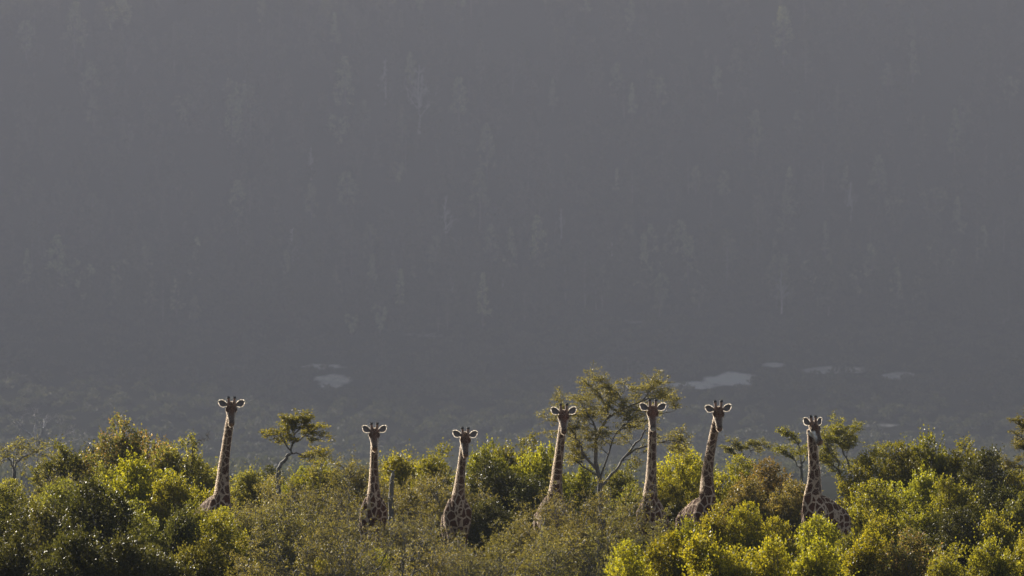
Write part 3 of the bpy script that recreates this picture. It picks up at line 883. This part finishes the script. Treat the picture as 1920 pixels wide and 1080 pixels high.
custom_tree("snag", "dark dead trunk standing upright right of the second giraffe from the left", "dead tree", [
    ([(733, 1020, 0), (733, 960, 0), (735, 910, 0), (737, 888, 0)], .10, .05, 1),
], 137, "thorn", 39, dens=.1, flat=.7, kidsL=.2, bare=.9)

# ------------------------------------------------------------------ thicket: (kind, px, top row, width px, distance, leaf, label)
THICKET = [
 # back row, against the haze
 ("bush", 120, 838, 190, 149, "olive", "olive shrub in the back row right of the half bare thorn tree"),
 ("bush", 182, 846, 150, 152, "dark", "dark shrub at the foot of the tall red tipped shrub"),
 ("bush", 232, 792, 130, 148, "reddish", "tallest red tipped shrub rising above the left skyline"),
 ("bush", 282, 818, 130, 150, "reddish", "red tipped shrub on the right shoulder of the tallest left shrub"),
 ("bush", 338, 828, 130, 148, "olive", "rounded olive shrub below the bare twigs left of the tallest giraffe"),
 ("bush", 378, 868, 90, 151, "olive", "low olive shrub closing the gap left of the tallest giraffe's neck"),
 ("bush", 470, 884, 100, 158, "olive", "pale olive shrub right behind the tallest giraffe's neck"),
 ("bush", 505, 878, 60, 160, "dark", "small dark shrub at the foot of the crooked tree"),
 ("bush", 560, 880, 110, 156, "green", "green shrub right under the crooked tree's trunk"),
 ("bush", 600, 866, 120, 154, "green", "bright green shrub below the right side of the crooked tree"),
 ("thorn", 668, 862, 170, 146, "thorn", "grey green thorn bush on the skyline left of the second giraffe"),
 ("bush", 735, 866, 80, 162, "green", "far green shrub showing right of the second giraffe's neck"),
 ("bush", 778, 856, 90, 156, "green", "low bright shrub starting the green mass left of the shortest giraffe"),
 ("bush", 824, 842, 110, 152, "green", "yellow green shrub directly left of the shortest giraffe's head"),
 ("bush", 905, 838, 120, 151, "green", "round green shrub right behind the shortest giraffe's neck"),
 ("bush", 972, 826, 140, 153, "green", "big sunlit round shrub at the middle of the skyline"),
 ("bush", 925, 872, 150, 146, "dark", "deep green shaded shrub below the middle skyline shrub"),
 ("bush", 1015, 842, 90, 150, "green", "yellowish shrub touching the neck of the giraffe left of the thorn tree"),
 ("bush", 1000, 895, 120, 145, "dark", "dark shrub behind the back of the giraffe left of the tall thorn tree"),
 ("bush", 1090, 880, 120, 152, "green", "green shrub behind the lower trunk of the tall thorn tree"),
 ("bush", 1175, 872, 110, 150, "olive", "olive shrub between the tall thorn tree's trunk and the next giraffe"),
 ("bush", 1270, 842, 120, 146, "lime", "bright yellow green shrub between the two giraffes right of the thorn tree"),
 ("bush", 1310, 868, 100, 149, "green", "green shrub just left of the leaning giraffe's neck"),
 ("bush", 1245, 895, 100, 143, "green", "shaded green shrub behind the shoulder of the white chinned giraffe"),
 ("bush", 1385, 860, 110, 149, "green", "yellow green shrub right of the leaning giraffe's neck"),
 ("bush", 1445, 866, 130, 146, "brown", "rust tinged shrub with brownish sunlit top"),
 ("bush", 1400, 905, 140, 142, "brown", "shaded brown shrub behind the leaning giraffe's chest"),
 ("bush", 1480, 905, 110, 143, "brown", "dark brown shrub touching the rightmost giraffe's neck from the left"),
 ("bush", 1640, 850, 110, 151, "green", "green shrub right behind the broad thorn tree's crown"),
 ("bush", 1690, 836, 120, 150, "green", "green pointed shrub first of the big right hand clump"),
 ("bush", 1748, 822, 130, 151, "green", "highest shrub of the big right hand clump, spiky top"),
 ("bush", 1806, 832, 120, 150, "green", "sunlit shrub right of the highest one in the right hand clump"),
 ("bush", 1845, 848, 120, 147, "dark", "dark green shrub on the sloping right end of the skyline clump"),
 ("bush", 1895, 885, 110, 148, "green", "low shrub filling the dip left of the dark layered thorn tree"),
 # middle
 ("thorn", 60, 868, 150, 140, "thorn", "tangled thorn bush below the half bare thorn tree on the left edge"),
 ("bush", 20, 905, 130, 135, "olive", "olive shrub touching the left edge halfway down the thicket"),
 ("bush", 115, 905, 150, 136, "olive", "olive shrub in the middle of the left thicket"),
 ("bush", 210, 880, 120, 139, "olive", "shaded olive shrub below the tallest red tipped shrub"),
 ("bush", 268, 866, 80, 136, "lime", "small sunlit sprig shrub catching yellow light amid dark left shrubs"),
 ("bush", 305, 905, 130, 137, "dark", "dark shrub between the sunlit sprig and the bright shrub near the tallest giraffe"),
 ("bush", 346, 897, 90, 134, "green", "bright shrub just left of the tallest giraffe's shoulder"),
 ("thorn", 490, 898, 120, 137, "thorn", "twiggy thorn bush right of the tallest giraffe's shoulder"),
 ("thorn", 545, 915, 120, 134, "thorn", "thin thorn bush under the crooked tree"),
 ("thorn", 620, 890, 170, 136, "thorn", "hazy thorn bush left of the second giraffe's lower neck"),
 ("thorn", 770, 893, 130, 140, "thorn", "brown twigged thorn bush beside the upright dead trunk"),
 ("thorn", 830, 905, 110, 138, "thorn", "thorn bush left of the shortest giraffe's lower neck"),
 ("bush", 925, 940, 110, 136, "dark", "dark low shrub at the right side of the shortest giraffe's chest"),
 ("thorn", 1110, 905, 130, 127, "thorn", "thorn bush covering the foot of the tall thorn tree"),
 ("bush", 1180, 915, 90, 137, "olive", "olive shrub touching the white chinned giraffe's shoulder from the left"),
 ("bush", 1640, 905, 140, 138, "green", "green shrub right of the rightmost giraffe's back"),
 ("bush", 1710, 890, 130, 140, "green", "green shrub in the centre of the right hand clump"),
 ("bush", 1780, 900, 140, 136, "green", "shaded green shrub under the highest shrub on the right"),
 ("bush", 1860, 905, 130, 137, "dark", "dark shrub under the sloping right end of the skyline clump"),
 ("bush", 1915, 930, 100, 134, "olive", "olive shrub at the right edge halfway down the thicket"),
 # before the giraffes
 ("bush", 420, 956, 90, 125, "green", "leafy shrub covering the tallest giraffe's chest"),
 ("bush", 362, 946, 90, 123, "green", "sunlit shrub before the lit flank of the tallest giraffe"),
 ("thorn", 470, 955, 130, 122, "thorn", "thorn bush right below the tallest giraffe"),
 ("thorn", 560, 945, 150, 123, "thorn", "spreading thorn bush halfway between the two left giraffes"),
 ("thorn", 650, 948, 150, 124, "thorn", "thorn bush hiding the left flank of the second giraffe", 3),
 ("thorn", 720, 953, 140, 122, "thorn", "thorn bush covering the second giraffe's chest"),
 ("thorn", 790, 958, 140, 123, "thorn", "thorn bush between the second and the shortest giraffe", 3),
 ("thorn", 868, 1004, 110, 120, "thorn", "low thorn bush below the shortest giraffe's bared chest"),
 ("thorn", 950, 975, 120, 123, "thorn", "thorn bush between the shortest giraffe and the next one"),
 ("thorn", 1005, 948, 110, 124, "thorn", "thorn bush before the flank of the giraffe left of the tall thorn tree"),
 ("thorn", 1060, 935, 120, 122, "thorn", "dense thorn bush across the chest of the giraffe left of the thorn tree"),
 ("thorn", 1140, 928, 150, 123, "thorn", "wide thorn bush in front of the tall thorn tree"),
 ("thorn", 1185, 952, 110, 121, "thorn", "shaded thorn bush across the white chinned giraffe's chest"),
 ("bush", 1290, 978, 80, 121, "lime", "small bright bush under the leaning giraffe's rump"),
 ("bush", 1345, 955, 110, 120, "lime", "bright leafy bush hiding the leaning giraffe's chest"),
 ("bush", 1405, 948, 110, 119, "lime", "tallest bright yellow green bush right of the leaning giraffe"),
 ("bush", 1455, 975, 100, 118, "lime", "bright bush between the leaning and the rightmost giraffe"),
 ("bush", 1530, 972, 100, 119, "lime", "bright bush below the rightmost giraffe's chest"),
 ("bush", 1580, 1004, 90, 117, "green", "green bush below the rightmost giraffe's sloping back"),
 ("bush", 1640, 958, 120, 124, "green", "mid green bush low on the right beyond the yellowish bush"),
 ("bush", 1730, 950, 140, 124, "green", "green bush in the shade of the right hand clump"),
 ("bush", 1810, 955, 130, 122, "dark", "dark bush low in the right hand clump"),
 ("bush", 1885, 965, 120, 121, "green", "green bush near the right edge above the front bushes"),
 # front
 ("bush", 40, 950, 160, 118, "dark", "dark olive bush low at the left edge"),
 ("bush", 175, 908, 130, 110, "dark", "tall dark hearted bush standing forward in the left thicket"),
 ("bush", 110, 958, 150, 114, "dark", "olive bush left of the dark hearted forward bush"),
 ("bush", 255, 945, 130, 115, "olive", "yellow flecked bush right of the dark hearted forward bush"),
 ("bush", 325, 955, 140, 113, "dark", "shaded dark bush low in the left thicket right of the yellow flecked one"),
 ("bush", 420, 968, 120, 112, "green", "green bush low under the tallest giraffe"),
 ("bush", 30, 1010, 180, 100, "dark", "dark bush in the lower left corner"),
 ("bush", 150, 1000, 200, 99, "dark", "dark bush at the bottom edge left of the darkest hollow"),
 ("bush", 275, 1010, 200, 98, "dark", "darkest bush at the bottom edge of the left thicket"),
 ("bush", 385, 1015, 160, 100, "olive", "olive bush at the bottom edge under the tallest giraffe"),
 ("thorn", 500, 1000, 180, 106, "thorn", "thorn bush at the bottom edge with dark crossing limbs"),
 ("thorn", 600, 985, 200, 105, "thorn", "big thorn bush at the bottom with a heavy crooked dark limb", 3),
 ("thorn", 715, 995, 180, 107, "thorn", "thorn bush at the bottom under the second giraffe", 3),
 ("bush", 600, 1050, 70, 110, "lime", "small bright sapling at the bottom edge left of the larger bright one"),
 ("bush", 705, 1035, 90, 111, "lime", "bright yellow green sapling among thorn bushes at the bottom edge"),
 ("thorn", 815, 1005, 180, 108, "thorn", "grey twigged thorn bush at the bottom left of the shortest giraffe", 3),
 ("thorn", 920, 1020, 160, 106, "thorn", "thorn bush at the bottom under the shortest giraffe"),
 ("thorn", 1010, 1005, 150, 109, "thorn", "thorn bush at the bottom under the giraffe left of the thorn tree"),
 ("thorn", 1090, 1000, 170, 108, "thorn", "thorn bush at the bottom left of the brightest bush", 3),
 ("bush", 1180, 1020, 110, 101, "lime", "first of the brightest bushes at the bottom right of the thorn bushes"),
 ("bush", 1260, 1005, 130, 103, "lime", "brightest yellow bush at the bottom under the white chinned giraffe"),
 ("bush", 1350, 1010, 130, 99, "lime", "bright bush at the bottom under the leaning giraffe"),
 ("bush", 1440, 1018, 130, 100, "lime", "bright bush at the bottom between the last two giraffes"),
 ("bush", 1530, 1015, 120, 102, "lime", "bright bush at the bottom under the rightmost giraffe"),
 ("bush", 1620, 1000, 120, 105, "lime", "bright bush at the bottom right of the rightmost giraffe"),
 ("bush", 1700, 998, 130, 104, "reddish", "yellow brown bush at the bottom of the right thicket"),
 ("bush", 1785, 1030, 130, 99, "green", "green bush at the bottom under the dark one on the right"),
 ("bush", 1860, 1018, 130, 100, "green", "green bush near the lower right corner"),
 ("bush", 1930, 1000, 110, 101, "green", "green bush cut by the lower right corner"),
]
LOWFILL = []
for e_ in THICKET:
    place(*e_)

# ------------------------------------------------------------------ far hillside: trees, dead trees, scrub
def far_tree_arrays(seed, h=14, w=5.5, n=1500, kind=0):
    rng = np.random.default_rng(seed)
    nb = 46
    zc = rng.uniform(.22, .97, nb)
    if kind == 0: prof = np.interp(zc, [0, .25, .5, .8, 1], [.3, .9, 1, .6, .12])          # rounded gum
    elif kind == 1: prof = np.interp(zc, [0, .2, .5, 1], [.6, 1, .62, .04])                 # conical pine
    else: prof = np.interp(zc, [0, .45, .6, .85, 1], [.15, .35, 1, 1, .5])                  # high crown
    a = rng.uniform(0, 6.28, nb); rr_ = prof * w / 2 * rng.uniform(.35, .9, nb)
    c = np.stack([np.cos(a) * rr_, np.sin(a) * rr_, zc * h], 1)
    rad = rng.uniform(.5, 1.15, nb) * (.5 + .5 * prof)
    wh = rng.integers(0, nb, n)
    u = unit(rng.normal(size=(n, 3)))
    P = c[wh] + u * (rad[wh] * rng.uniform(.4, 1, n))[:, None] * np.array([1, 1, 1.25])
    sz = rng.uniform(.25, .6, n)
    V, Q = leaf_arrays(rng, P, rng.normal(size=(n, 3)) + u + np.array([0, 0, .6]), sz, sz * .6)
    tb = Tubes()
    tb.add(_curve([(0, 0, -1), (rng.normal() * .2, rng.normal() * .2, h * .5), (0, 0, h * .93)], 6), np.linspace(.26, .05, 6), 5)
    for i in range(0, nb, 2):
        tb.add([(0, 0, max(c[i][2] - rr_[i] * .6, .5)), c[i]], [.08, .02], 3, cap=False)
    return V, Q, tb.arrays()

rf = np.random.default_rng(5)
FAR = []
for i in range(7):
    V, Q, (Vb, Qb, Tb) = far_tree_arrays(400 + i, h=[13, 15, 12, 16, 11, 14, 17][i], w=[7.6, 6, 8.4, 7, 8, 6, 7][i], kind=[0, 1, 2, 0, 2, 1, 0][i])
    nV, nQ = len(V), len(Q)
    mi = np.concatenate([np.zeros(nQ), np.ones(len(Qb)), np.ones(len(Tb))])
    FAR.append((mesh_np("forest_tree", np.concatenate([V, Vb]), np.concatenate([Q, Qb + nV]), Tb + nV, False, [M["far"], M["farbark"]], mi), V, Q))
# positions on the slope, visible part
cand = []
while len(cand) < 2300:
    y = rf.uniform(1850, 2990); x = rf.uniform(-205, 205) * y / 1300
    z = float(ground_z(x, y)); row = HROW - (z - CAM_Z) * FPX / y
    if row > 615 - 20 * math.sin(x / 66) or row < -60: continue
    if any((x - q[0]) ** 2 + (y - q[1]) ** 2 < 8.0 ** 2 for q in cand[-400:]): continue
    cand.append((x, y, z, row))
cand = np.array(cand)
order = np.argsort(cand[:, 1])
vis = cand[order]
order = order[np.abs(vis[:, 0] / vis[:, 1]) < .108]
pick = set(order[np.linspace(0, len(order) - 1, 285).astype(int)])
SV, SQ, ST, sn = [], [], [], 0
for i, (x, y, z, row) in enumerate(cand):
    v = int(rf.integers(0, 7)); sc = rf.uniform(1.1, 2.3); ang = rf.uniform(0, 6.28)
    if i in pick:
        o = link("forest_tree", FAR[v][0], None, (x, y, z))
        o.scale = (sc, sc, sc * rf.uniform(.9, 1.15)); o.rotation_euler = (0, 0, ang)
        props(o, "hazy grey green tree in the forest on the far shaded hillside", "tree", "trees of the far hillside forest")
    else:
        V, Q = FAR[v][1], FAR[v][2]
        kq = rf.permutation(len(Q))[:520]
        c_, s_ = math.cos(ang), math.sin(ang)
        Vk = V[Q[kq]].reshape(-1, 3)
        ctr = np.repeat(Vk.reshape(-1, 4, 3).mean(1), 4, 0)
        Vk = ctr + (Vk - ctr) * 1.6
        Vr = np.stack([Vk[:, 0] * c_ - Vk[:, 1] * s_, Vk[:, 0] * s_ + Vk[:, 1] * c_, Vk[:, 2]], 1) * sc + np.array([x, y, z])
        SV.append(Vr); SQ.append(np.arange(len(Vr)).reshape(-1, 4) + sn); sn += len(Vr); ST.append(np.full(len(Vr), np.clip(rf.random() ** 1.6 * .85 + .22 * float(smooth_noise(np.array(x), np.array(y * 1.6), 90, 31)), 0, 1)))
def tinted(name, SV, SQ, ST):
    me = mesh_np(name, np.concatenate(SV), np.concatenate(SQ), None, False, [M["farmass"]])
    me.attributes.new("tint", 'FLOAT', 'POINT').data.foreach_set("value", np.concatenate(ST).astype(np.float32))
    return me
props(link("forest", tinted("forest", SV, SQ, ST)), "hazy forest covering the far shaded hillside", "forest", None, "stuff")
# scrub on the gentle lower slope and the valley floor
SV, SQ, ST, sn = [], [], [], 0
rng = np.random.default_rng(77)
base = []
for i in range(4):
    n = 90
    u = unit(rng.normal(size=(n, 3))) * rng.uniform(.5, 1, (n, 1)); u[:, 2] = np.abs(u[:, 2])
    V, Q = leaf_arrays(rng, u * np.array([1.7, 1.7, 1.6]), rng.normal(size=(n, 3)) + u, rng.uniform(.45, .85, n), rng.uniform(.3, .55, n))
    base.append(V)
cnt = 0
while cnt < 12500:
    y = rng.uniform(1250, 2600); x = rng.uniform(-340, 340)
    if rng.random() > .6 + .4 * (smooth_noise(np.array(x), np.array(y), 34, 21) > -.25): cnt += .2; continue
    if float(clearing(np.array([x]), np.array([y]))[0]) > .3 + .5 * rng.random(): continue
    z = float(ground_z(x, y)); cnt += 1
    sc = rng.uniform(.8, 2.6); a = rng.uniform(0, 6.28); c_, s_ = math.cos(a), math.sin(a)
    V = base[rng.integers(4)]
    Vr = np.stack([V[:, 0] * c_ - V[:, 1] * s_, V[:, 0] * s_ + V[:, 1] * c_, V[:, 2]], 1) * sc + np.array([x, y, z])
    SV.append(Vr); SQ.append(np.arange(len(Vr)).reshape(-1, 4) + sn); sn += len(Vr); ST.append(np.full(len(Vr), rng.random() ** 2 * .22))
props(link("scrub", tinted("scrub", SV, SQ, ST)), "hazy low scrub on the far slope around the pale clearings", "scrub", None, "stuff")

# bleached dead trees on the hillside and the big one behind the left shrubs
def dead_tree(px, row, D, h, label, seed, wide=.5):
    t = Thorn(seed, 0, flat=0, maxd=3); t.bare = 2
    p = at(px, row, D)
    x, y = p.x, D
    # slide the tree along the line of sight until it stands on the ground
    if D > 800:
        for yy in np.arange(1800, 3050, 3.0):
            xx = (px - 960) * yy / FPX; zz = float(ground_z(xx, yy))
            if HROW - (zz - CAM_Z) * FPX / yy <= row: break
        x, y = xx, yy
    z = float(ground_z(x, y))
    k_ = h / 10
    tr = _curve([(0, 0, -.5), (.15, 0, 3), (-.1, .1, 6), (.1, 0, 10)], 9) * k_
    t.tb.add(tr, np.linspace(.28, .05, 9) * k_, 6)
    for j in range(13):
        zz = (2.8 + 6.6 * j / 12) * k_; a = t.rng.uniform(0, 6.28)
        i = min(int(zz / (10 * k_) * 8), 8)
        t.branch(tr[i], (math.cos(a) * wide * 1.6, math.sin(a) * wide, .9), (3.4 - .22 * j) * k_ * (.6 + wide * .6), .1 * k_, 1, 3)
    o = link("dead_tree", t.tb.mesh("dead_tree", M["dead"]), None, (x, y, z))
    props(o, label, "dead tree", "bleached dead trees beyond the giraffes")
for a_ in [
    (835, 462, 1250, 27, "pale dead tree in the middle of the far hillside", 1, .3),
    (548, 515, 1250, 25, "pale dead tree on the hillside above the crooked tree", 2, .3),
    (785, 250, 1300, 40, "large faint dead tree high on the hillside left of the middle", 3, .45),
    (1595, 420, 1200, 23, "thin pale dead tree on the right part of the hillside", 4, .25),
    (1465, 590, 1200, 23, "pale dead tree at the forest foot above the long clearing", 5, .3),
    (1052, 450, 1250, 17, "short pale dead tree right of the one in the hillside's middle", 6, .2),
    (583, 340, 1280, 19, "small pale dead tree on the upper left hillside", 7, .2),
    (722, 200, 1300, 27, "straight bare trunk near the top of the hillside", 8, .12),
    (460, 195, 1300, 17, "short pale bare trunk high on the left hillside", 9, .12),
    (942, 545, 1250, 15, "small bare trunk at the foot of the hillside forest near the middle", 10, .15),
    (1147, 520, 1250, 19, "thin bare trunk low on the hillside above the tall thorn tree", 11, .15),
    (845, 575, 1250, 17, "pale bare trunk just below the dead tree in the hillside's middle", 12, .15),
]: dead_tree(*a_)
# nearer dead tree in the valley behind the left shrubs
custom_tree("dead_tree", "wide forked dead tree fading in haze behind the left shrubs", "dead tree", [
    ([(78, 1010, 0), (75, 905, 0), (72, 850, 0), (70, 825, 0)], .4, .25, 0),
    ([(70, 825, 0), (66, 805, 0), (68, 790, 0), (63, 783, 0)], .18, .05, 2),
    ([(70, 828, 0), (55, 815, 1), (42, 805, 1), (37, 792, 1)], .16, .05, 2),
    ([(72, 832, 0), (80, 810, -1), (84, 800, -1), (82, 790, 0)], .12, .04, 2),
    ([(74, 850, 0), (100, 835, 1), (112, 815, 1), (114, 808, 1)], .16, .05, 2),
    ([(103, 832, 1), (130, 828, 1), (150, 822, 1)], .08, .03, 2),
], 560, "far", 41, dens=.02, flat=.2, kidsL=1.6, bare=2, maxd=3, barkm="dead")

# ------------------------------------------------------------------ haze
def closed_box(name, lo, hi, m_):
    (x0, y0, z0), (x1, y1, z1) = lo, hi
    V = [(x, y, z) for z in (z0, z1) for x, y in ((x0, y0), (x1, y0), (x1, y1), (x0, y1))]
    Q = [(3, 2, 1, 0), (4, 5, 6, 7), (0, 1, 5, 4), (1, 2, 6, 5), (2, 3, 7, 6), (3, 0, 4, 7)]
    return link(name, mesh_np(name, V, Q, None, False, [m_]))
m, t, b = mat("haze air")
t.nodes.remove(b)
pv = t.nodes.new("ShaderNodeVolumePrincipled")
pv.inputs["Color"].default_value = (*HAZE_COLOR, 1)
pv.inputs["Density"].default_value = HAZE_DENSITY
pv.inputs["Anisotropy"].default_value = -0.6
t.links.new(pv.outputs[0], t.nodes["Material Output"].inputs["Volume"])
props(closed_box("haze", (-3020, -920, -52), (3020, 5220, HAZE_TOP), m), kind="stuff")
